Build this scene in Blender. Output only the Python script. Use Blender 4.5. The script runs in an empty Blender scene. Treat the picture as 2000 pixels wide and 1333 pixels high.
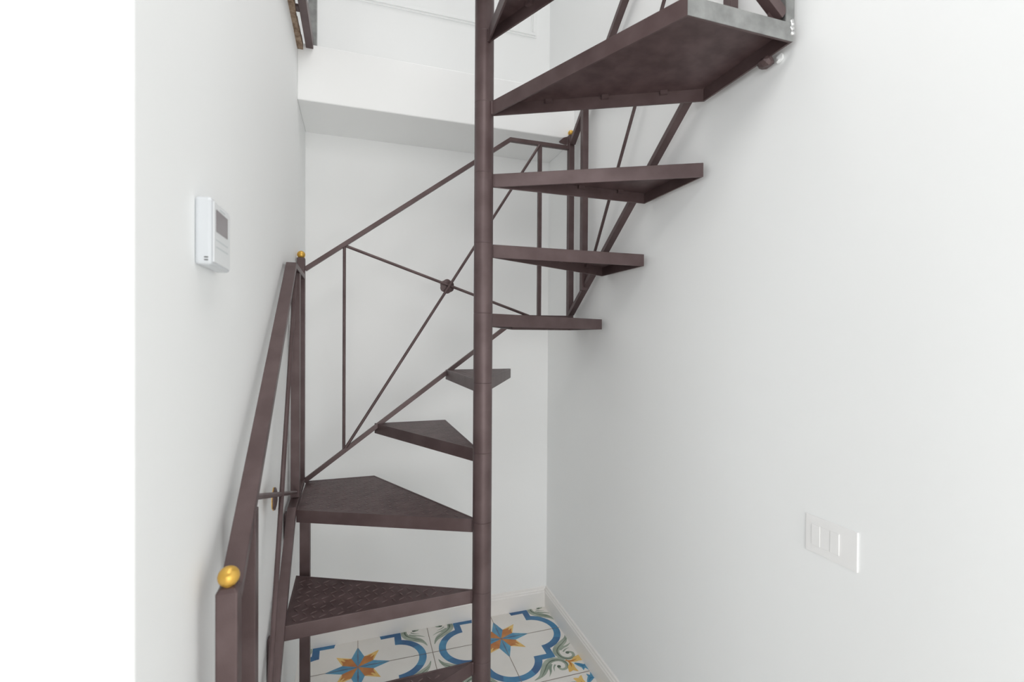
import bpy, bmesh, math, random
from mathutils import Vector, Matrix
random.seed(7)
S = bpy.context.scene
COL = S.collection

# ------------------------------------------------------------------ camera
CAM_H = 1.4311
FPX = 932.02                      # focal length in pixels at 2000 px width
YAW, PITCH, ROLL = 0.3145, -0.0078, 0.0057
cd = bpy.data.cameras.new('camera'); cam = bpy.data.objects.new('camera', cd); COL.objects.link(cam)
f = Vector((math.sin(YAW)*math.cos(PITCH), math.cos(YAW)*math.cos(PITCH), math.sin(PITCH)))
rt = Vector((math.cos(YAW), -math.sin(YAW), 0)); up = rt.cross(f)
rt2 = rt*math.cos(ROLL) + up*math.sin(ROLL); up2 = -rt*math.sin(ROLL) + up*math.cos(ROLL)
m = Matrix((rt2, up2, -f)).transposed().to_4x4(); m.translation = (0, 0, CAM_H)
cam.matrix_world = m
cd.sensor_width = 36; cd.lens = FPX/2000*36; cd.clip_start = 0.02; cd.clip_end = 60
cd.dof.use_dof = True; cd.dof.focus_distance = 1.75; cd.dof.aperture_fstop = 4.0
S.camera = cam

# ------------------------------------------------------------------ world, lights, exposure
w = bpy.data.worlds.new('world'); S.world = w; w.use_nodes = True
bg = w.node_tree.nodes['Background']; bg.inputs[0].default_value = (0.95, 0.98, 1.0, 1); bg.inputs[1].default_value = 0.06
def area(name, loc, target, sx, sy, power, col=(1, 1, 1)):
    l = bpy.data.lights.new(name, 'AREA'); l.shape = 'RECTANGLE'; l.size = sx; l.size_y = sy
    l.energy = power; l.color = col
    o = bpy.data.objects.new(name, l); COL.objects.link(o); o.location = loc
    o.rotation_euler = (Vector(target)-Vector(loc)).to_track_quat('-Z', 'Y').to_euler()
    return o
area('room_window_light', (-1.6, -2.6, 2.0), (0.5, 1.0, 1.3), 2.2, 1.8, 37, (0.96, 0.99, 1.0))
area('low_fill_light', (0.3, -1.5, 1.0), (0.5, 1.5, 0.6), 1.3, 1.7, 26, (1.0, 0.985, 0.97))  # added fill low behind the camera, no door is known there
area('side_fill_light', (-2.2, -0.8, 1.4), (0.9, 1.2, 0.9), 1.6, 1.9, 18, (0.94, 0.98, 1.0))  # unseen source added from the left to lift the right wall
area('overhead_fill_light', (0.05, 0.1, 2.75), (0.65, 1.6, 0.7), .7, .6, 7, (1.0, 0.985, 0.97))  # made-up overhead fill, balances the wall brightness
area('stairwell_fill_light', (0.35, 1.25, 3.3), (0.35, 1.25, 0), .5, .5, 3.5, (1.0, 0.97, 0.945))  # fill added high in the well, no fixture seen
area('upper_room_light', (0.35, 1.2, 4.9), (0.35, 1.3, 0), 1.0, 1.0, 11, (1.0, 0.985, 0.97))
S.view_settings.view_transform = 'Standard'; S.view_settings.look = 'None'
S.view_settings.gamma = 1.0; S.view_settings.exposure = 0.04
S.cycles.use_denoising = True
S.cycles.max_bounces = 10; S.cycles.diffuse_bounces = 7

# ------------------------------------------------------------------ materials
def nodes(name):
    m = bpy.data.materials.new(name); m.use_nodes = True
    nt = m.node_tree; return m, nt, nt.nodes['Principled BSDF']
def mix_noise(nt, b, c1, c2, scale, detail=4, lo=.35, hi=.65):
    n = nt.nodes.new('ShaderNodeTexNoise'); n.inputs['Scale'].default_value = scale; n.inputs['Detail'].default_value = detail
    tc = nt.nodes.new('ShaderNodeTexCoord'); nt.links.new(tc.outputs['Object'], n.inputs['Vector'])
    r = nt.nodes.new('ShaderNodeValToRGB'); r.color_ramp.elements[0].position = lo; r.color_ramp.elements[1].position = hi
    r.color_ramp.elements[0].color = (*c1, 1); r.color_ramp.elements[1].color = (*c2, 1)
    nt.links.new(n.outputs['Fac'], r.inputs['Fac']); nt.links.new(r.outputs['Color'], b.inputs['Base Color'])
    return tc, n
def bump(nt, b, tc, scale, strength, dist=.001, detail=3):
    n = nt.nodes.new('ShaderNodeTexNoise'); n.inputs['Scale'].default_value = scale; n.inputs['Detail'].default_value = detail
    nt.links.new(tc.outputs['Object'], n.inputs['Vector'])
    bu = nt.nodes.new('ShaderNodeBump'); bu.inputs['Strength'].default_value = strength; bu.inputs['Distance'].default_value = dist
    nt.links.new(n.outputs['Fac'], bu.inputs['Height']); nt.links.new(bu.outputs['Normal'], b.inputs['Normal'])
def simple(name, c1, c2, rough=.5, metal=0., scale=6, bs=300, bstr=.1, bd=.0005, spec=.5):
    m, nt, b = nodes(name)
    tc, n = mix_noise(nt, b, c1, c2, scale); b.inputs['Roughness'].default_value = rough; b.inputs['Metallic'].default_value = metal
    b.inputs['Specular IOR Level'].default_value = spec
    if bstr: bump(nt, b, tc, bs, bstr, bd)
    return m
M = {}
M['wall'] = simple('white_plaster', (.898, .908, .905), (.912, .922, .92), .6, scale=1.3, bs=60, bstr=.08, bd=.001)
M['base'] = simple('white_gloss_paint', (.86, .84, .815), (.88, .86, .835), .35, scale=3, bs=40, bstr=.03)
M['ceil'] = simple('white_ceiling_paint', (.88, .88, .88), (.90, .90, .90), .8, scale=2, bstr=0)
M['steel'] = simple('brown_painted_steel', (.088, .056, .056), (.118, .080, .080), .42, metal=.25, scale=14, bs=420, bstr=.25, bd=.0006)
M['plate'] = simple('brown_checker_steel', (.070, .042, .042), (.112, .072, .073), .45, metal=.15, scale=22, bs=500, bstr=.25, bd=.0005)
M['glint'] = simple('highlight_lozenge_steel', (.10, .066, .064), (.20, .145, .14), .42, metal=.2, scale=40, bs=500, bstr=.2, bd=.0005)  # lighter lozenge tops, highlights painted into the colour
M['lit'] = simple('lit_grey_steel', (.25, .255, .25), (.36, .365, .36), .38, metal=.6, scale=25, bs=300, bstr=.2, bd=.0005)  # paler grey for brightly lit faces, light painted into the colour
M['weld'] = simple('bright_weld', (.6, .6, .6), (.85, .85, .85), .25, metal=.9, scale=60, bs=200, bstr=.6, bd=.002)
M['gold'] = simple('gold_paint', (.62, .36, .06), (.72, .44, .09), .33, metal=.55, scale=30, bs=200, bstr=.05)
M['plaster_raw'] = simple('raw_brown_plaster', (.20, .13, .085), (.40, .30, .22), .9, scale=60, bs=150, bstr=.8, bd=.004)
M['plastic_front'] = simple('white_plastic_front', (.76, .78, .79), (.78, .80, .81), .3, scale=3, bstr=0)
M['plastic'] = simple('white_plastic', (.60, .625, .65), (.62, .645, .67), .25, scale=3, bstr=0)
M['plastic2'] = simple('switch_plastic', (.885, .880, .872), (.90, .895, .888), .3, scale=3, bstr=0)
M['screen'] = simple('grey_display', (.20, .175, .185), (.22, .19, .20), .15, scale=3, bstr=0)
M['slot'] = simple('dark_slot', (.03, .03, .03), (.05, .05, .05), .6, bstr=0)
M['tile'] = simple('cream_glaze', (.83, .805, .765), (.87, .845, .81), .18, scale=5, bs=20, bstr=.02)
M['grout'] = simple('brown_grout', (.22, .16, .13), (.32, .25, .21), .8, bstr=0)
def two(name, c1, c2, scale=9, lo=.3, hi=.7):
    m, nt, b = nodes(name); mix_noise(nt, b, c1, c2, scale, 5, lo, hi); b.inputs['Roughness'].default_value = .2; return m
M['blue'] = two('cobalt_glaze', (.028, .105, .27), (.05, .22, .42), 7)
M['sky'] = two('sky_blue_glaze', (.05, .23, .43), (.13, .40, .58), 14)
M['azure'] = two('azure_glaze', (.035, .16, .36), (.075, .31, .52), 12)
M['green'] = two('sage_glaze', (.22, .29, .23), (.46, .51, .43), 16)
M['green2'] = two('dark_sage_glaze', (.08, .12, .09), (.16, .21, .16), 16)
M['orange'] = two('burnt_orange_glaze', (.46, .14, .025), (.60, .24, .05), 20)
M['yellow'] = two('yellow_glaze', (.76, .45, .09), (.88, .62, .22), 14)

# ------------------------------------------------------------------ helpers
def obj(name, bm, mat, parent=None, smooth=False, bevel=0, label=None, mats=None):
    me = bpy.data.meshes.new(name); bmesh.ops.recalc_face_normals(bm, faces=bm.faces) if mats is None else None
    bm.to_mesh(me); bm.free()
    o = bpy.data.objects.new(name, me); COL.objects.link(o)
    for mm in (mats or [mat]): me.materials.append(mm)
    if parent: o.parent = parent
    if smooth:
        for p in me.polygons: p.use_smooth = True
    if bevel:
        b = o.modifiers.new('bevel', 'BEVEL'); b.width = bevel; b.segments = 2; b.limit_method = 'ANGLE'; b.angle_limit = math.radians(35)
    if label: o['label'] = label
    return o
def struct(name, bm, mat, **k):
    o = obj(name, bm, mat, **k); o['kind'] = 'structure'; return o
def thing(name, label, cat, loc):
    o = bpy.data.objects.new(name, None); COL.objects.link(o); o.location = loc; o.empty_display_size = .05
    o['label'] = label; o['category'] = cat; return o
def box(bm, x0, x1, y0, y1, z0, z1):
    vs = [bm.verts.new((x, y, z)) for z in (z0, z1) for (x, y) in ((x0, y0), (x1, y0), (x1, y1), (x0, y1))]
    for q in ((3, 2, 1, 0), (4, 5, 6, 7), (0, 1, 5, 4), (1, 2, 6, 5), (2, 3, 7, 6), (3, 0, 4, 7)): bm.faces.new([vs[i] for i in q])
    return vs
def prism(bm, pts, z0, z1):
    a = [bm.verts.new((x, y, z0)) for x, y in pts]; b = [bm.verts.new((x, y, z1)) for x, y in pts]; n = len(pts)
    bm.faces.new(a[::-1]); bm.faces.new(b)
    for i in range(n): bm.faces.new((a[i], a[(i+1) % n], b[(i+1) % n], b[i]))
def sweep(bm, path, side, wd, ht):
    """flat bar along a path; side = horizontal unit vector across the bar; mitred at the bends"""
    P = [Vector(p) for p in path]; side = Vector(side).normalized(); rings = []
    for i, p in enumerate(P):
        t1 = (P[i]-P[i-1]).normalized() if i else None
        t2 = (P[i+1]-P[i]).normalized() if i < len(P)-1 else None
        t = ((t1 or t2)+(t2 or t1)).normalized(); n = t.cross(side).normalized()
        if n.z < 0: n = -n
        k = 1/max(.4, t.dot(t1 or t2))
        rings.append([bm.verts.new(p+side*sx*wd/2+n*k*sz*ht/2) for sx, sz in ((-1, -1), (1, -1), (1, 1), (-1, 1))])
    bm.faces.new(rings[0]); bm.faces.new(rings[-1][::-1])
    for a, b in zip(rings, rings[1:]):
        for i in range(4): bm.faces.new((a[i], a[(i+1) % 4], b[(i+1) % 4], b[i]))
def rod(bm, a, b, r, n=12):
    a, b = Vector(a), Vector(b); d = (b-a).normalized(); u = d.orthogonal().normalized(); v = d.cross(u)
    R = [[bm.verts.new(p+(u*math.cos(t)+v*math.sin(t))*r) for t in [2*math.pi*i/n for i in range(n)]] for p in (a, b)]
    bm.faces.new(R[0][::-1]); bm.faces.new(R[1])
    for i in range(n): bm.faces.new((R[0][i], R[0][(i+1) % n], R[1][(i+1) % n], R[1][i]))
def profile_x(bm, x0, x1, prof):
    """extrude (y, z) profile along x"""
    a = [bm.verts.new((x0, y, z)) for y, z in prof]; b = [bm.verts.new((x1, y, z)) for y, z in prof]; n = len(prof)
    bm.faces.new(a); bm.faces.new(b[::-1])
    for i in range(n): bm.faces.new((a[i], b[i], b[(i+1) % n], a[(i+1) % n]))
def profile_y(bm, y0, y1, prof):
    a = [bm.verts.new((x, y0, z)) for x, z in prof]; b = [bm.verts.new((x, y1, z)) for x, z in prof]; n = len(prof)
    bm.faces.new(a); bm.faces.new(b[::-1])
    for i in range(n): bm.faces.new((a[i], b[i], b[(i+1) % n], a[(i+1) % n]))
def BM(): return bmesh.new()

# ------------------------------------------------------------------ the room
XR, YB, XL, YF, ZS, ZT, YE = 0.968, 2.358, -0.224, 2.0406, 2.3575, 2.58, 0.602
ROOF = 5.2
b = BM(); box(b, XR, XR+.2, -3.6, YB+.2, -.1, ROOF); struct('wall_right', b, M['wall'])
b = BM(); box(b, -2.4, XR, YB, YB+.2, -.1, ROOF); struct('wall_back', b, M['wall'])
b = BM(); box(b, -2.4, XL, YE, YB, -.1, 2.56); struct('wall_left', b, M['wall'], bevel=.004)
b = BM(); box(b, XL, XR, YF, YB, ZS, ZT); struct('ceiling_soffit', b, M['wall'], bevel=.004)
b = BM(); box(b, -2.6, XR, -3.6, YB, ROOF, ROOF+.1); struct('ceiling', b, M['ceil'])
b = BM(); box(b, -2.4, XL, YE, YB, 2.56, ZT); struct('floor_upper', b, M['ceil'])
# raw edge left where the landing opening was cut beside the left wall
b = BM()
n = 26
for s in range(n):
    y0 = YE+.02+(YF-YE-.02)*s/n; y1 = YE+.02+(YF-YE-.02)*(s+1)/n
    j = random.uniform(-.003, .003)
    box(b, XL, -.206+j, y0, y1, 2.556+random.uniform(-.003, .003), ZT)
struct('trim_1', b, M['plaster_raw'])

# moulded frame on the upper wall
def moulding(x0, x1, z0, z1):
    b = BM()
    for off, wd, dp in ((0, .010, .006), (.010, .012, .012), (.022, .008, .006)):
        for (a0, a1, c0, c1) in ((x0+off, x1-off, z0+off, z0+off+wd), (x0+off, x1-off, z1-off-wd, z1-off),
                                 (x0+off, x0+off+wd, z0+off+wd, z1-off-wd), (x1-off-wd, x1-off, z0+off+wd, z1-off-wd)):
            box(b, a0, a1, YB-dp, YB, c0, c1)
    return b
struct('trim_2', moulding(-1.1, .892, 3.0, 4.6), M['wall'], bevel=.002)

# baseboards
BH = .105
def prof(s):   # distance from the wall, height
    return [(0, 0), (s*.014, 0), (s*.014, .078), (s*.011, .083), (s*.011, .089), (s*.007, .094), (s*.006, .102), (s*.003, BH), (0, BH)]
b = BM(); profile_x(b, XL+.014, XR-.014, [(YB+d, z) for d, z in prof(-1)]); struct('baseboard_back', b, M['base'])
b = BM(); profile_y(b, -3.6, YB, [(XR+d, z) for d, z in prof(-1)]); struct('baseboard_right', b, M['base'])
b = BM(); profile_y(b, YE, YB, [(XL+d, z) for d, z in prof(1)]); struct('baseboard_left', b, M['base'])

# ------------------------------------------------------------------ tiled floor
PER = .646; T2 = PER/2; OX, OY = .0091, 2.155
def build_floor():
    bm = BM(); mats = []; idx = {}
    def mi(k):
        if k not in idx: idx[k] = len(mats); mats.append(M[k])
        return idx[k]
    def poly(pts, z, k):
        vs = [bm.verts.new((x, y, z)) for x, y in pts]
        a = sum(pts[i][0]*pts[(i+1) % len(pts)][1]-pts[(i+1) % len(pts)][0]*pts[i][1] for i in range(len(pts)))
        if a < 0: vs = vs[::-1]
        fc = bm.faces.new(vs); fc.material_index = mi(k)
        if len(pts) > 4: bmesh.ops.triangulate(bm, faces=[fc])
    x0, x1, y0, y1 = -2.4, XR, -3.6, YB
    for (a, c, k, z0, z1) in ((0, 0, 'grout', -.1, -.0012),):
        vs = box(bm, x0, x1, y0, y1, z0, z1)
        for fc in bm.faces: fc.material_index = mi('grout')
    g = .0012
    i0 = math.floor((x0-OX)/T2); j0 = math.floor((y0-OY)/T2)
    for i in range(i0, i0+13):
        for j in range(j0, j0+20):
            a0, a1 = max(x0, OX+i*T2+g), min(x1, OX+(i+1)*T2-g); c0, c1 = max(y0, OY+j*T2+g), min(y1, OY+(j+1)*T2-g)
            if a1 > a0 and c1 > c0: poly([(a0, c0), (a1, c0), (a1, c1), (a0, c1)], 0, 'tile')
    # motif in cell units, first octant/quadrant, mirrored
    def arc(cx, cy, r, t0, t1, n=14): return [(cx+r*math.cos(math.radians(t0+(t1-t0)*i/n)), cy+r*math.sin(math.radians(t0+(t1-t0)*i/n))) for i in range(n+1)]
    outer = arc(.241, 0, .214, 0, 73.2) + [(.303, .303)]
    inner = arc(.245, 0, .160, 0, 87) + [(.255, .255)]
    quads = []
    o2 = outer[:]; i2 = inner[:]
    # half band between outer and inner (x>y side); split at corner
    for k in range(len(inner)-1):
        ko = k
        quads.append([outer[ko], outer[ko+1], inner[k+1], inner[k]])
    def leaf(spine, wds, n=10):
        """tapering curved leaf from Catmull-like spine"""
        L = []; Rr = []
        def cr(p, t):
            m_ = len(p)-1; s = t*m_; i = min(int(s), m_-1); u = s-i
            a, b_, c, d_ = p[max(i-1, 0)], p[i], p[i+1], p[min(i+2, m_)]
            return tuple(.5*((2*b_[q])+(-a[q]+c[q])*u+(2*a[q]-5*b_[q]+4*c[q]-d_[q])*u*u+(-a[q]+3*b_[q]-3*c[q]+d_[q])*u**3) for q in range(len(p[0])))
        pts = [(x, y, w_) for (x, y), w_ in zip(spine, wds)]
        for i in range(n+1):
            x, y, w_ = cr(pts, i/n); xa, ya, _ = cr(pts, max(0, i/n-.02)); xb, yb, _ = cr(pts, min(1, i/n+.02))
            l = math.hypot(xb-xa, yb-ya) or 1; nx, ny = -(yb-ya)/l, (xb-xa)/l; w_ = max(w_, .0008)
            L.append((x+nx*w_, y+ny*w_)); Rr.append((x-nx*w_, y-ny*w_))
        return [[L[i], L[i+1], Rr[i+1], Rr[i]] for i in range(n)]
    shapes = []   # (polys, material, layer) in the octant x>=|y| region, to be mirrored
    shapes.append((quads[:6], 'azure', 1)); shapes.append((quads[6:], 'blue', 1))
    shapes.append(([[(.0, .0), (.10, .042), (.213, 0)]], 'sky', 1))
    shapes.append(([[(.0, .0), (.10, .006), (.16, .0)]], 'blue', 2))
    shapes.append(([[(0, 0), (.10, .042), (.142, .142)]], 'yellow', 1))
    shapes.append(([[(0, 0), (.10, .042), (.098, .062), (.112, .100), (.084, .078), (.088, .088)]], 'orange', 2))
    # green acanthus scroll beside the cell corner
    sc = [(.474, .085), (.452, .135), (.405, .175), (.352, .215), (.326, .262), (.338, .318), (.382, .345), (.425, .332), (.432, .295), (.405, .281)]
    shapes.append((leaf(sc, [.002, .012, .021, .025, .023, .017, .013, .011, .010, .009], 26), 'green', 1))
    sc2 = [(x+.006, y+.004) for x, y in sc[1:8]]
    shapes.append((leaf(sc2, [.001, .003, .004, .005, .004, .003, .001], 18), 'green2', 2))
    shapes.append((leaf([(.36, .245), (.395, .225), (.43, .215), (.470, .190)], [.010, .010, .007, .001], 8), 'green', 1))
    shapes.append((leaf([(.375, .225), (.41, .195), (.44, .170), (.462, .140)], [.006, .008, .006, .001], 8), 'green', 1))
    shapes.append((leaf([(.375, .270), (.40, .25), (.435, .24)], [.006, .005, .001], 6), 'green', 1))
    shapes.append(([[(.400+.014*math.cos(t), .287+.014*math.sin(t)) for t in [i*math.pi/4 for i in range(8)]]], 'green2', 2))
    # orange flower petals reaching to the corner
    shapes.append((leaf([(.350, .358), (.395, .375), (.435, .362), (.468, .332)], [.002, .012, .024, .004], 10), 'yellow', 3))
    shapes.append((leaf([(.350, .358), (.395, .378), (.430, .372), (.455, .376), (.480, .392)], [.002, .009, .014, .014, .002], 10), 'yellow', 3))
    shapes.append((leaf([(.350, .358), (.39, .374), (.432, .366)], [.002, .006, .001], 8), 'orange', 4))
    # blue tulip on the corner
    shapes.append((leaf([(.400, .402), (.425, .432), (.450, .440), (.480, .430)], [.003, .012, .013, .002], 8), 'sky', 3))
    shapes.append((leaf([(.400, .402), (.440, .450), (.495, .470)], [.003, .012, .006], 8), 'sky', 3))
    shapes.append((leaf([(.41, .412), (.44, .437), (.47, .440)], [.001, .004, .001], 6), 'blue', 4))
    lay_z = {}
    for q_, (pp_, k_, l_) in enumerate(shapes): lay_z[q_] = .0001+l_*.00008+q_*.00001
    for ci in range(-1, 3):
        for cj in range(-2, 2):
            cx, cy = OX+ci*PER, OY+cj*PER
            for si, (polys, k, lay) in enumerate(shapes):
                for sw in (0, 1):
                    for sx in (1, -1):
                        for sy in (1, -1):
                            for pl in polys:
                                pts = [((y, x) if sw else (x, y)) for x, y in pl]
                                pts = [(cx+sx*x*PER, cy+sy*y*PER) for x, y in pts]
                                if all(q[0] > XR-.004 or q[1] > YB-.004 or q[0] < XL-.05 for q in pts): continue
                                pts = [(min(x, XR), min(y, YB)) for x, y in pts]
                                try: poly(pts, lay_z[si]+.000004*(sw*4+(sx > 0)*2+(sy > 0)), k)
                                except Exception: pass
    # hairline joints stay visible over the glaze
    for i in range(i0, i0+13):
        x = OX+i*T2
        if XL < x < XR: poly([(x-.0009, 0.2), (x+.0009, .2), (x+.0009, YB), (x-.0009, YB)], .0008, 'grout')
    for j in range(j0, j0+20):
        y = OY+j*T2
        if .2 < y < YB: poly([(XL, y-.0009), (XR, y-.0009), (XR, y+.0009), (XL, y+.0009)], .0008, 'grout')
    return bm, mats
fb, fm = build_floor()
struct('floor', fb, None, mats=fm)

# ------------------------------------------------------------------ the staircase
R = .215; PX, PY, PR = .372, 1.435, .0294
st = thing('spiral_staircase', 'dark brown painted steel spiral staircase winding up between white walls around a round pole', 'staircase', (PX, PY, 0))
def part(name, bm, mat='steel', parent=st, **k):
    o = obj(name, bm, M[mat], None, **k)
    o.parent = parent
    o.matrix_parent_inverse = Matrix.Translation(-Vector((PX, PY, 0)))
    return o
def sub(name, bm, mat, parent, **k):
    o = obj(name, bm, M[mat], None, **k); o.parent = parent; return o
# pole of stacked sleeves
b = BM(); seg = 40; zs = []
top = 17
for k in range(top):
    z0, z1 = k*R, (k+1)*R
    zs += [(z0, PR-.0013), (z0+.0009, PR), (z0+.0016, PR), (z1-.0016, PR), (z1-.0009, PR), (z1, PR-.0013)]
rings = [[b.verts.new((PX+r_*math.cos(2*math.pi*i/seg), PY+r_*math.sin(2*math.pi*i/seg), z)) for i in range(seg)] for z, r_ in zs]
b.faces.new(rings[0][::-1]); b.faces.new(rings[-1])
for a, c in zip(rings, rings[1:]):
    for i in range(seg): b.faces.new((a[i], a[(i+1) % seg], c[(i+1) % seg], c[i]))
po = part('centre_pole', b, label='round centre pole of stacked sleeves')
for p in po.data.polygons: p.use_smooth = len(p.vertices) == 4
b = BM(); prism(b, [(PX+.06*math.cos(t), PY+.06*math.sin(t)) for t in [i*math.pi/12 for i in range(24)]], .0009, .009); part('base_plate', b, bevel=.001)

def inside(p, poly):
    c = False; n = len(poly)
    for i in range(n):
        (x1, y1), (x2, y2) = poly[i], poly[(i+1) % n]
        if (y1 > p[1]) != (y2 > p[1]) and p[0] < (x2-x1)*(p[1]-y1)/(y2-y1)+x1: c = not c
    return c
def inset(poly, d):
    n = len(poly); out = []
    area_ = sum(poly[i][0]*poly[(i+1) % n][1]-poly[(i+1) % n][0]*poly[i][1] for i in range(n))
    s = 1 if area_ > 0 else -1
    for i in range(n):
        a, b_, c = Vector(poly[i-1]), Vector(poly[i]), Vector(poly[(i+1) % n])
        e1 = (b_-a).normalized(); e2 = (c-b_).normalized()
        n1 = Vector((-e1.y, e1.x))*s; n2 = Vector((-e2.y, e2.x))*s
        k = n1+n2; k = k/max(.25, (1+n1.dot(n2))); out.append((b_.x+k.x*d, b_.y+k.y*d))
    return out
def make_tread(outer, ztop, tabs=True, grey=None, lozenges=True, lh=.0013):
    def rad(p, q):
        v = Vector(p)-Vector((PX, PY)); v.normalize(); nrm = Vector((-v.y, v.x))*q
        return (PX+v.x*(PR-.004)+nrm.x*.004, PY+v.y*(PR-.004)+nrm.y*.004)
    poly = [rad(outer[0], -1)] + list(outer) + [rad(outer[-1], 1)]
    A = sum(poly[i][0]*poly[(i+1) % len(poly)][1]-poly[(i+1) % len(poly)][0]*poly[i][1] for i in range(len(poly)))
    th = .0055; H = .041; n = len(poly)
    inn = inset(poly, th)
    bm = BM()
    vo = [[bm.verts.new((x, y, z)) for x, y in poly] for z in (ztop-H, ztop)]
    vi = [[bm.verts.new((x, y, z)) for x, y in inn] for z in (ztop-H, ztop)]
    for i in range(n):
        j = (i+1) % n
        bm.faces.new((vo[0][i], vo[0][j], vo[1][j], vo[1][i])); bm.faces.new((vi[0][j], vi[0][i], vi[1][i], vi[1][j]))
        bm.faces.new((vo[1][i], vo[1][j], vi[1][j], vi[1][i])); bm.faces.new((vo[0][j], vo[0][i], vi[0][i], vi[0][j]))
    fr = part('tread', bm, bevel=.0012)
    # checker plate lying in the frame
    pin = inset(poly, th*.6)
    bm = BM(); prism(bm, pin, ztop-.0065, ztop-.0012)
    lim = poly
    x0 = min(p[0] for p in poly); x1 = max(p[0] for p in poly); y0 = min(p[1] for p in poly); y1 = max(p[1] for p in poly)
    pitch = .0245
    def clear(p):
        if not inside(p, poly): return False
        for i_ in range(n):
            a_, c_ = Vector(poly[i_]), Vector(poly[(i_+1) % n]); e_ = c_-a_; t_ = max(0, min(1, (Vector(p)-a_).dot(e_)/e_.length_squared))
            if (Vector(p)-a_-e_*t_).length < .008: return False
        return True
    def loz(cx, cy, ang):
        c, s = math.cos(ang), math.sin(ang); L, W = .0115, .0026
        lo = [(-L, 0), (-L*.5, -W), (L*.5, -W), (L, 0), (L*.5, W), (-L*.5, W)]
        a = [bm.verts.new((cx+x*c-y*s, cy+x*s+y*c, ztop-.0012)) for x, y in lo]
        t_ = [bm.verts.new((cx+(x*c-y*s)*.72, cy+(x*s+y*c)*.72, ztop-.0012+lh)) for x, y in lo]
        bm.faces.new(t_).material_index = 1
        for i in range(6): bm.faces.new((a[i], a[(i+1) % 6], t_[(i+1) % 6], t_[i]))
    i = 0
    yy = y0
    while yy < y1:
        j = 0; xx = x0
        while xx < x1:
            ang = math.radians(28) if (i+j) % 2 else math.radians(-62)
            q = (xx, yy); e = (math.cos(ang)*.010, math.sin(ang)*.010)
            if lozenges and clear(q) and clear((q[0]+e[0], q[1]+e[1])) and clear((q[0]-e[0], q[1]-e[1])): loz(xx, yy, ang)
            j += 1; xx += pitch
        i += 1; yy += pitch
    bmesh.ops.recalc_face_normals(bm, faces=bm.faces)
    tp = obj('tread_plate', bm, None, mats=[M['plate'], M['glint']]); tp.parent = fr
    # weld beads where the two radial sides meet the pole
    for px_, py_ in (poly[0], poly[-1]):
        bm = BM(); v_ = Vector((px_-PX, py_-PY)).normalized(); q_ = (PX+v_.x*(PR+.0015), PY+v_.y*(PR+.0015))
        zz = [ztop-.001-.0385*i_/9 for i_ in range(10)]
        rr_ = [.0038 if i_ % 2 else .0030 for i_ in range(10)]
        rg_ = [[bm.verts.new((q_[0]+math.cos(a_)*r_, q_[1]+math.sin(a_)*r_, z_)) for a_ in [math.pi*2*t_/8 for t_ in range(8)]] for z_, r_ in zip(zz, rr_)]
        bm.faces.new(rg_[0]); bm.faces.new(rg_[-1][::-1])
        for a_, c_ in zip(rg_, rg_[1:]):
            for t_ in range(8): bm.faces.new((a_[t_], a_[(t_+1) % 8], c_[(t_+1) % 8], c_[t_]))
        sub('weld_bead', bm, 'steel', fr, smooth=True)
    # small weld tabs that hold the plate, along the underside of the rim
    if tabs:
        inn2 = inset(poly, th)
        ctr = Vector((sum(p[0] for p in poly)/n, sum(p[1] for p in poly)/n))
        for ei in (0, n-2) if n == 4 else (0, n-2):
            a, c = Vector(inn2[ei]), Vector(inn2[ei+1]); e = (c-a); L = e.length
            if L < .1: continue
            e.normalize(); nn = Vector((-e.y, e.x));
            if (ctr-a).dot(nn) < 0: nn = -nn
            for t in (.28, .55, .82):
                m_ = a+e*L*t; bm = BM()
                pts = [m_-e*.010, m_+e*.010, m_+e*.010+nn*.010, m_-e*.010+nn*.010]
                prism(bm, [tuple(p) for p in pts], ztop-.0175, ztop-.0066); sub('weld_tab', bm, 'steel', fr)
    if grey is not None:  # thin strip over the rim, carries its painted-in brightness
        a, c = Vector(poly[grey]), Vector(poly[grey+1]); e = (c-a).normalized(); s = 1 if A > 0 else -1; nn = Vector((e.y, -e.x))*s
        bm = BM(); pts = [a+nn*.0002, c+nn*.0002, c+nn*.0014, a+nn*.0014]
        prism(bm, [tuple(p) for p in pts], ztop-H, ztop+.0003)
        sub('lit_rim_strip', bm, 'lit', fr, label='grey steel edge, brightness painted in')
    return fr
XA, XB = -.187, .945; YA, YZ = .845, 2.03
C_ = {'fl': (XA, YA), 'fr': (XB, YA), 'br': (XB, YZ), 'bl': (XA, YZ)}
tr = [
    ([(.07, YA), C_['fl'], (XA, 1.150)], 0),
    ([(XA, 1.150), (XA, 1.408)], 1),
    ([(XA, 1.408), (XA, 1.700)], 2),
    ([(XA, 1.700), C_['bl'], (.070, YZ)], 3),
    ([(.070, YZ), (.362, YZ)], 4),
    ([(.362, YZ), (.655, YZ)], 5),
    ([(.655, YZ), C_['br'], (XB, 1.728)], 6),
    ([(XB, 1.728), (XB, 1.432)], 7),
    ([(XB, 1.432), (XB, 1.137)], 8),
    ([(XB, 1.137), C_['fr'], (.658, YA)], 9),
    ([(.658, YA), (.362, YA)], 10),
    ([(.362, YA), (.07, YA)], 11),
]
treads = {}
for outer, k in tr:
    treads[k] = make_tread(outer, (k+1)*R+.001, tabs=k >= 5, grey=2 if k == 9 else None, lozenges=k <= 5, lh={3: .0008, 4: .0004, 5: .0004}.get(k, .0019))

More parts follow.
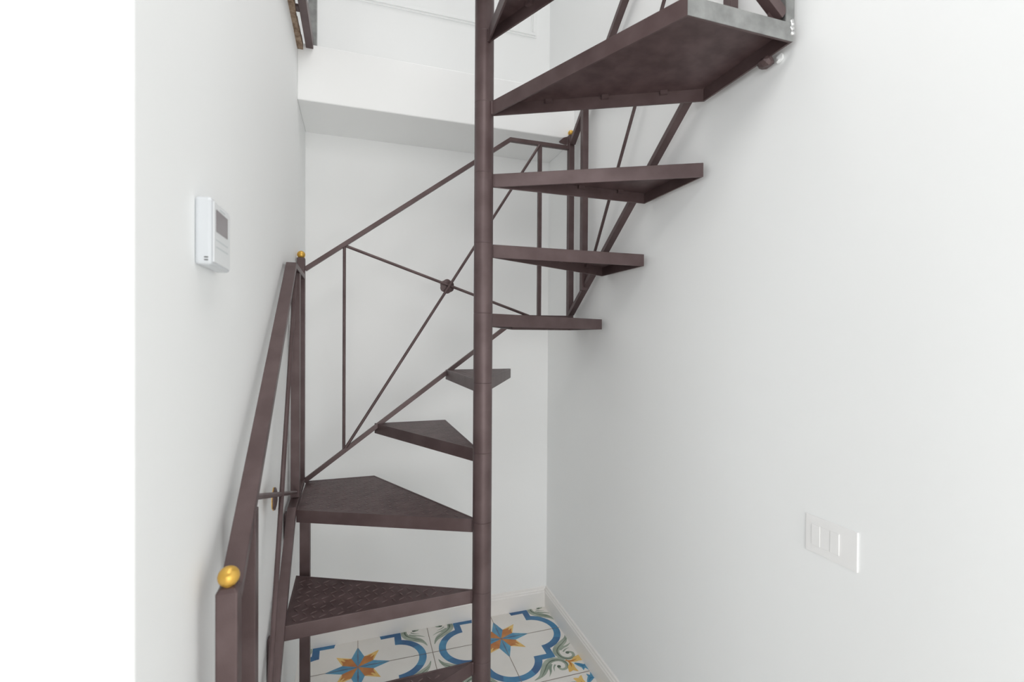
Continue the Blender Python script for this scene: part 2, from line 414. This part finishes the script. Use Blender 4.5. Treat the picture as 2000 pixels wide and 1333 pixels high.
# posts
def post(xc, yc, w_, z0, z1, ballr=.0150, mat='steel', label=None, cap=.008):
    bm = BM(); h = w_/2
    q = [(z0, h), (z1-cap, h), (z1-cap*.3, h-cap*.45), (z1, h-cap)]
    rg = [[bm.verts.new((xc+sx*a, yc+sy*a, z)) for sx, sy in ((-1, -1), (1, -1), (1, 1), (-1, 1))] for z, a in q]
    bm.faces.new(rg[0][::-1]); bm.faces.new(rg[-1])
    for a, c in zip(rg, rg[1:]):
        for i in range(4): bm.faces.new((a[i], a[(i+1) % 4], c[(i+1) % 4], c[i]))
    o = part('newel_post', bm, mat, bevel=.0025 if w_ > .028 else .0015, label=label)
    bm = BM(); bmesh.ops.create_uvsphere(bm, u_segments=32, v_segments=20, radius=ballr, matrix=Matrix.Translation((xc, yc, z1+ballr*.80)))
    bmesh.ops.create_cone(bm, cap_ends=True, segments=20, radius1=ballr*.62, radius2=ballr*.5, depth=.006, matrix=Matrix.Translation((xc, yc, z1+.001)))
    s = sub('ball_finial', bm, 'gold', o, smooth=True, label='gold ball finial')
    return o
def xc(y): return -.1845-.0175*(y-.82)      # the left panel stands slightly askew along the wall
W = .030
post(xc(.822), .822, W, .0009, 1.052, .0152, label='square newel post standing on the floor')
post(-.206, 2.016, .029, 4*R+.002, 1.735, .0150, cap=.003)
post(.9365, 2.018, .026, 7*R+.002, 2.364, .0135, cap=.003)
post(.9375, .8575, .026, 10*R+.002, 3.02, .0150, mat='lit', label='square post, pale grey from painted-in light')  # paler steel puts the strong light into the post colour

# left panel (along the left wall)
def L(y, z): return (xc(y), y, z)
side_l = (1, -.0175, 0)
hz = lambda y: 1.036+.748*(y-.827)-.010          # centre line of the sloping hand rail
b = BM(); sweep(b, [L(.83, hz(.83)), L(1.672, hz(1.672)), (-.206, 2.004, hz(1.672)+.002)], side_l, .031, .018); part('handrail', b, bevel=.0012)
bz = lambda y: .834+.75*(y-1.662)
b = BM(); sweep(b, [L(.835, bz(.835)), L(1.70, bz(1.70)), (-.204, 2.004, bz(1.70)+.004)], side_l, .027, .020); part('bottom_rail', b, bevel=.0012)
def sq(bm, x, y, w_, z0, z1): box(bm, x-w_/2, x+w_/2, y-w_/2, y+w_/2, z0, z1)
b = BM(); sq(b, xc(.955)+.0025, .957, .029, bz(.955)+.012, hz(.955)-.003); part('baluster', b, bevel=.0012)
b = BM(); sq(b, xc(1.80)+.001, 1.80, .028, bz(1.70)+.012, hz(1.672)-.010); part('baluster', b, bevel=.0012)
b = BM(); rod(b, (-.1990, 1.785, 1.668), (-.1765, .975, bz(.975)+.012), .0062); part('cross_bar', b)
b = BM(); rod(b, (xc(.970)+.004, .970, 1.137), (xc(1.79)+.004, 1.785, .893), .0062); part('cross_bar', b)
def rosette(cx, cy, cz, r, axis, gold):
    bm = BM(); n = 64; t = .0045
    ax = Vector(axis); u = Vector((0, 0, 1)); v = ax.cross(u)
    rr = lambda a: r*(.90+.10*abs(math.cos(3*a)))
    F = []
    for s, k in ((-t/2, 1), (t/2, 1), (t/2+.003, .6), (t/2+.004, .25)):
        F.append([bm.verts.new(Vector((cx, cy, cz))+ax*s+(u*math.cos(a)+v*math.sin(a))*rr(a)*k) for a in [2*math.pi*i/n for i in range(n)]])
    bm.faces.new(F[0][::-1]); bm.faces.new(F[-1])
    for a, c in zip(F, F[1:]):
        for i in range(n): bm.faces.new((a[i], a[(i+1) % n], c[(i+1) % n], c[i]))
    o = part('rosette', bm, 'steel', label='small round flower rosette where the rods cross')
    if gold:
        bm = BM(); F = []
        for s, k in ((-t/2-.0002, .9), (-t/2-.0006, 1.02), (-t/2+.0014, 1.02), (-t/2+.0014, 1.0)):
            F.append([bm.verts.new(Vector((cx, cy, cz))+ax*s+(u*math.cos(a)+v*math.sin(a))*rr(a)*k) for a in [2*math.pi*i/n for i in range(n)]])
        for a, c in zip(F, F[1:]):
            for i in range(n): bm.faces.new((a[i], a[(i+1) % n], c[(i+1) % n], c[i]))
        sub('gilded_rim', bm, 'gold', o, label='gilded rim')
    return o
rosette(-.2000, 1.352, 1.012, .029, (1, 0, 0), True)

# back panel
Yp = 2.017; side_b = (0, 1, 0)
tz = lambda x: 1.700+.735*(x+.191)-.008
b = BM(); sweep(b, [(-.193, Yp, tz(-.193)), (.643, Yp, tz(.643)), (.926, Yp, tz(.643)-.001)], side_b, .018, .017); part('handrail', b, bevel=.001)
lz = lambda x: .866+.745*(x+.191)
b = BM(); sweep(b, [(-.193, Yp, lz(-.193)), (.690, Yp, lz(.690)), (.926, Yp, lz(.690)+.001)], side_b, .018, .017); part('bottom_rail', b, bevel=.001)
b = BM(); rod(b, (-.048, Yp, lz(-.048)), (-.048, Yp, tz(-.048)), .0062); part('baluster', b)
b = BM(); sq(b, .783, Yp, .0165, lz(.690), tz(.643)); part('baluster', b, bevel=.001)
b = BM(); rod(b, (-.044, Yp, tz(-.048)-.005), (.735, Yp, lz(.690)+.005), .0060); part('cross_bar', b)
b = BM(); rod(b, (-.040, Yp-.010, lz(-.04)+.01), (.778, Yp-.010, tz(.643)-.010), .0060); part('cross_bar', b)
rosette(.366, Yp+.009, 1.647, .031, (0, -1, 0), False)

# right panel
Xp = .9365; side_r = (1, 0, 0)
b0 = 1.531; bl = lambda y: b0+.745*(2.018-y)
b = BM(); sweep(b, [(Xp, 2.006, bl(2.006)), (Xp, 1.18, bl(1.18)), (Xp, .872, bl(1.18))], side_r, .026, .018); part('bottom_rail', b, bevel=.001)
h0 = 2.310; hl = lambda y: h0+.80*(2.018-y)
b = BM(); sweep(b, [(Xp, 2.003, hl(2.003)), (Xp, 1.18, hl(1.18)), (Xp, .872, hl(1.18))], side_r, .026, .020); part('handrail', b, bevel=.001)
b = BM(); sq(b, Xp-.008, 1.863, .026, bl(1.863)-.012, hl(1.863)-.012); part('baluster', b, bevel=.001)
b = BM(); sq(b, Xp, 1.028, .026, bl(1.18)+.010, hl(1.18)-.012); part('baluster', b, bevel=.001)
b = BM(); rod(b, (Xp, 1.845, bl(1.845)+.02), (Xp, 1.045, hl(1.18)-.03), .0062); part('cross_bar', b)
b = BM(); rod(b, (Xp+.009, 1.845, hl(1.845)-.02), (Xp+.009, 1.045, bl(1.18)+.03), .0062); part('cross_bar', b)

# front panel rising from the grey post over the upper treads
Yq = .8575; q0 = 10*R+.020
b = BM(); sweep(b, [(.924, Yq, q0), (.072, Yq, q0+.80*.852)], side_b, .024, .026); part('bottom_rail', b, bevel=.001)
b = BM(); sweep(b, [(.924, Yq, q0+.82), (.072, Yq, q0+.82+.80*.852)], side_b, .024, .026); part('handrail', b, bevel=.001)
b = BM()
v = [(.9242, .862, q0-.012), (.9242, .862, q0+.075), (.893, .862, q0+.046), (.893, .862, q0-.012)]
va = [b.verts.new(p) for p in v]; vb = [b.verts.new((p[0], p[1]+.004, p[2])) for p in v]
b.faces.new(va); b.faces.new(vb[::-1])
for i in range(4): b.faces.new((va[i], vb[i], vb[(i+1) % 4], va[(i+1) % 4]))
part('gusset', b)

# legs, lugs, weld beads
b = BM(); box(b, -.179, -.147, 1.722, 1.754, .0009, 4*R-.039); part('support_leg', b, bevel=.001, label='square leg under the lower treads')
b = BM(); box(b, XL+.001, -.203, 1.388, 1.414, .38, .628); part('wall_bracket', b, bevel=.004)
b = BM(); box(b, XL+.001, -.200, 1.690, 1.716, .765, .856); part('wall_bracket', b, bevel=.004)
def lump(bm, c, r, sc=(1, 1, 1), seed=0):
    rnd = random.Random(seed); g = bmesh.ops.create_icosphere(bm, subdivisions=2, radius=r, matrix=Matrix.Translation(c) @ Matrix.Diagonal((*sc, 1)))
    for v_ in g['verts']: v_.co = Vector(c)+(v_.co-Vector(c))*rnd.uniform(.78, 1.18)
b = BM(); lump(b, (.949, .922, 2.106), .019, (.9, 1.1, .7), 3); part('anchor_lug', b, smooth=False)
b = BM(); lump(b, (.963, .896, 2.104), .009, (.6, 1.2, 1.1), 5); part('plaster_dab', b, 'wall', label='white plaster dab at the wall')
for i, (y_, z_, r_) in enumerate(((.8435, 2.150, .0060), (.8435, 2.140, .0065), (.8435, 2.129, .0060), (.8440, 2.157, .0050))):
    b = BM(); lump(b, (.9435-.0015*(i % 2), y_, z_), r_, (1.0, .6, 1.0), 11+i); part('weld_bead', b, 'weld', smooth=True, label='shiny weld bead')
# lug that ties the back post to the edge of the concrete beam
b = BM()
v = [(.924, 2.0315, 2.325), (.924, 2.0315, 2.362), (.906, 2.0315, 2.356), (.885, 2.0315, 2.337), (.892, 2.0315, 2.330)]
va = [b.verts.new(p) for p in v]; vb = [b.verts.new((p[0], YF-.0005, p[2])) for p in v]
b.faces.new(va); b.faces.new(vb[::-1])
for i in range(5): b.faces.new((va[i], vb[i], vb[(i+1) % 5], va[(i+1) % 5]))
part('anchor_lug', b)

# ------------------------------------------------------------------ steel edge and post of the upper landing, top left
lt = thing('landing_railing', 'dark steel beam and upright post of the upper landing, above the left wall', 'railing', (-.18, 1.5, 2.565))
def lpart(name, bm, mat, label=None):
    o = obj(name, bm, M[mat], None, bevel=.001, label=label); o.parent = lt; o.matrix_parent_inverse = Matrix.Translation((.18, -1.5, -2.565)); return o
b = BM(); box(b, -.193, -.166, YE+.1, YF-.001, 2.562, 2.602); lpart('edge_beam', b, 'steel')
b = BM(); box(b, -.186, -.154, 2.046, 2.076, ZT+.0005, 3.45); lpart('post', b, 'lit', 'upright post, brightness painted into its grey')  # grey colour stands in for strong light on this post
for y_ in (.8, 1.3, 1.8):
    b = BM(); box(b, -.2055, -.1935, y_, y_+.03, 2.566, 2.576); lpart('fixing_tab', b, 'steel')

# ------------------------------------------------------------------ thermostat on the left wall
th = thing('thermostat', 'white wall thermostat with a small grey display, on the left wall', 'thermostat', (XL, .84, 1.58))
def tpart(name, bm, mat, parent=th, bevel=0, label=None):
    o = obj(name, bm, M[mat], None, bevel=bevel, label=label); o.parent = parent
    if parent is th: o.matrix_parent_inverse = Matrix.Translation((-XL, -.84, -1.58))
    return o
TX = XL+.0225
b = BM(); box(b, XL, TX, .800, .905, 1.535, 1.6345); body = tpart('housing', b, 'plastic', bevel=.005)
b = BM(); box(b, TX-.001, TX+.0012, .806, .899, 1.540, 1.6295); tpart('front_panel', b, 'plastic_front', bevel=.0006)
b = BM(); box(b, TX+.0012, TX+.0020, .816, .880, 1.587, 1.6195); tpart('display', b, 'screen', label='grey display')
b = BM(); box(b, TX-.010, TX-.005, .7994, .8004, 1.5410, 1.5425); box(b, TX-.010, TX-.005, .7994, .8004, 1.5450, 1.5465); tpart('vent_slot', b, 'slot')
M['mark'] = simple('pale_grey_print', (.55, .60, .61), (.60, .65, .66), .4, bstr=0)
b = BM(); box(b, TX+.0012, TX+.0014, .838, .866, 1.6230, 1.6250); tpart('printed_mark', b, 'mark')
for z_ in (1.5735, 1.5630):
    b = BM(); box(b, TX+.0012, TX+.0014, .815, .885, z_, z_+.0016); tpart('printed_mark', b, 'mark')

# ------------------------------------------------------------------ light switch on the right wall
sw = thing('light_switch', 'white rectangular light switch plate with rocker keys, low on the right wall', 'light switch', (XR, .757, .998))
def spart(name, bm, mat, bevel=0):
    o = obj(name, bm, M[mat], None, bevel=bevel); o.parent = sw; o.matrix_parent_inverse = Matrix.Translation((-XR, -.757, -.998)); return o
b = BM(); box(b, XR-.0032, XR, .698, .816, .957, 1.039); spart('plate', b, 'plastic2', .0015)
for y0_, y1_, d_ in ((.7360, .7565, .0050), (.7575, .7785, .0040), (.7795, .8000, .0050)):
    b = BM(); box(b, XR-d_, XR-.0033, y0_, y1_, .975, 1.021); spart('rocker_key', b, 'plastic2', .0008)
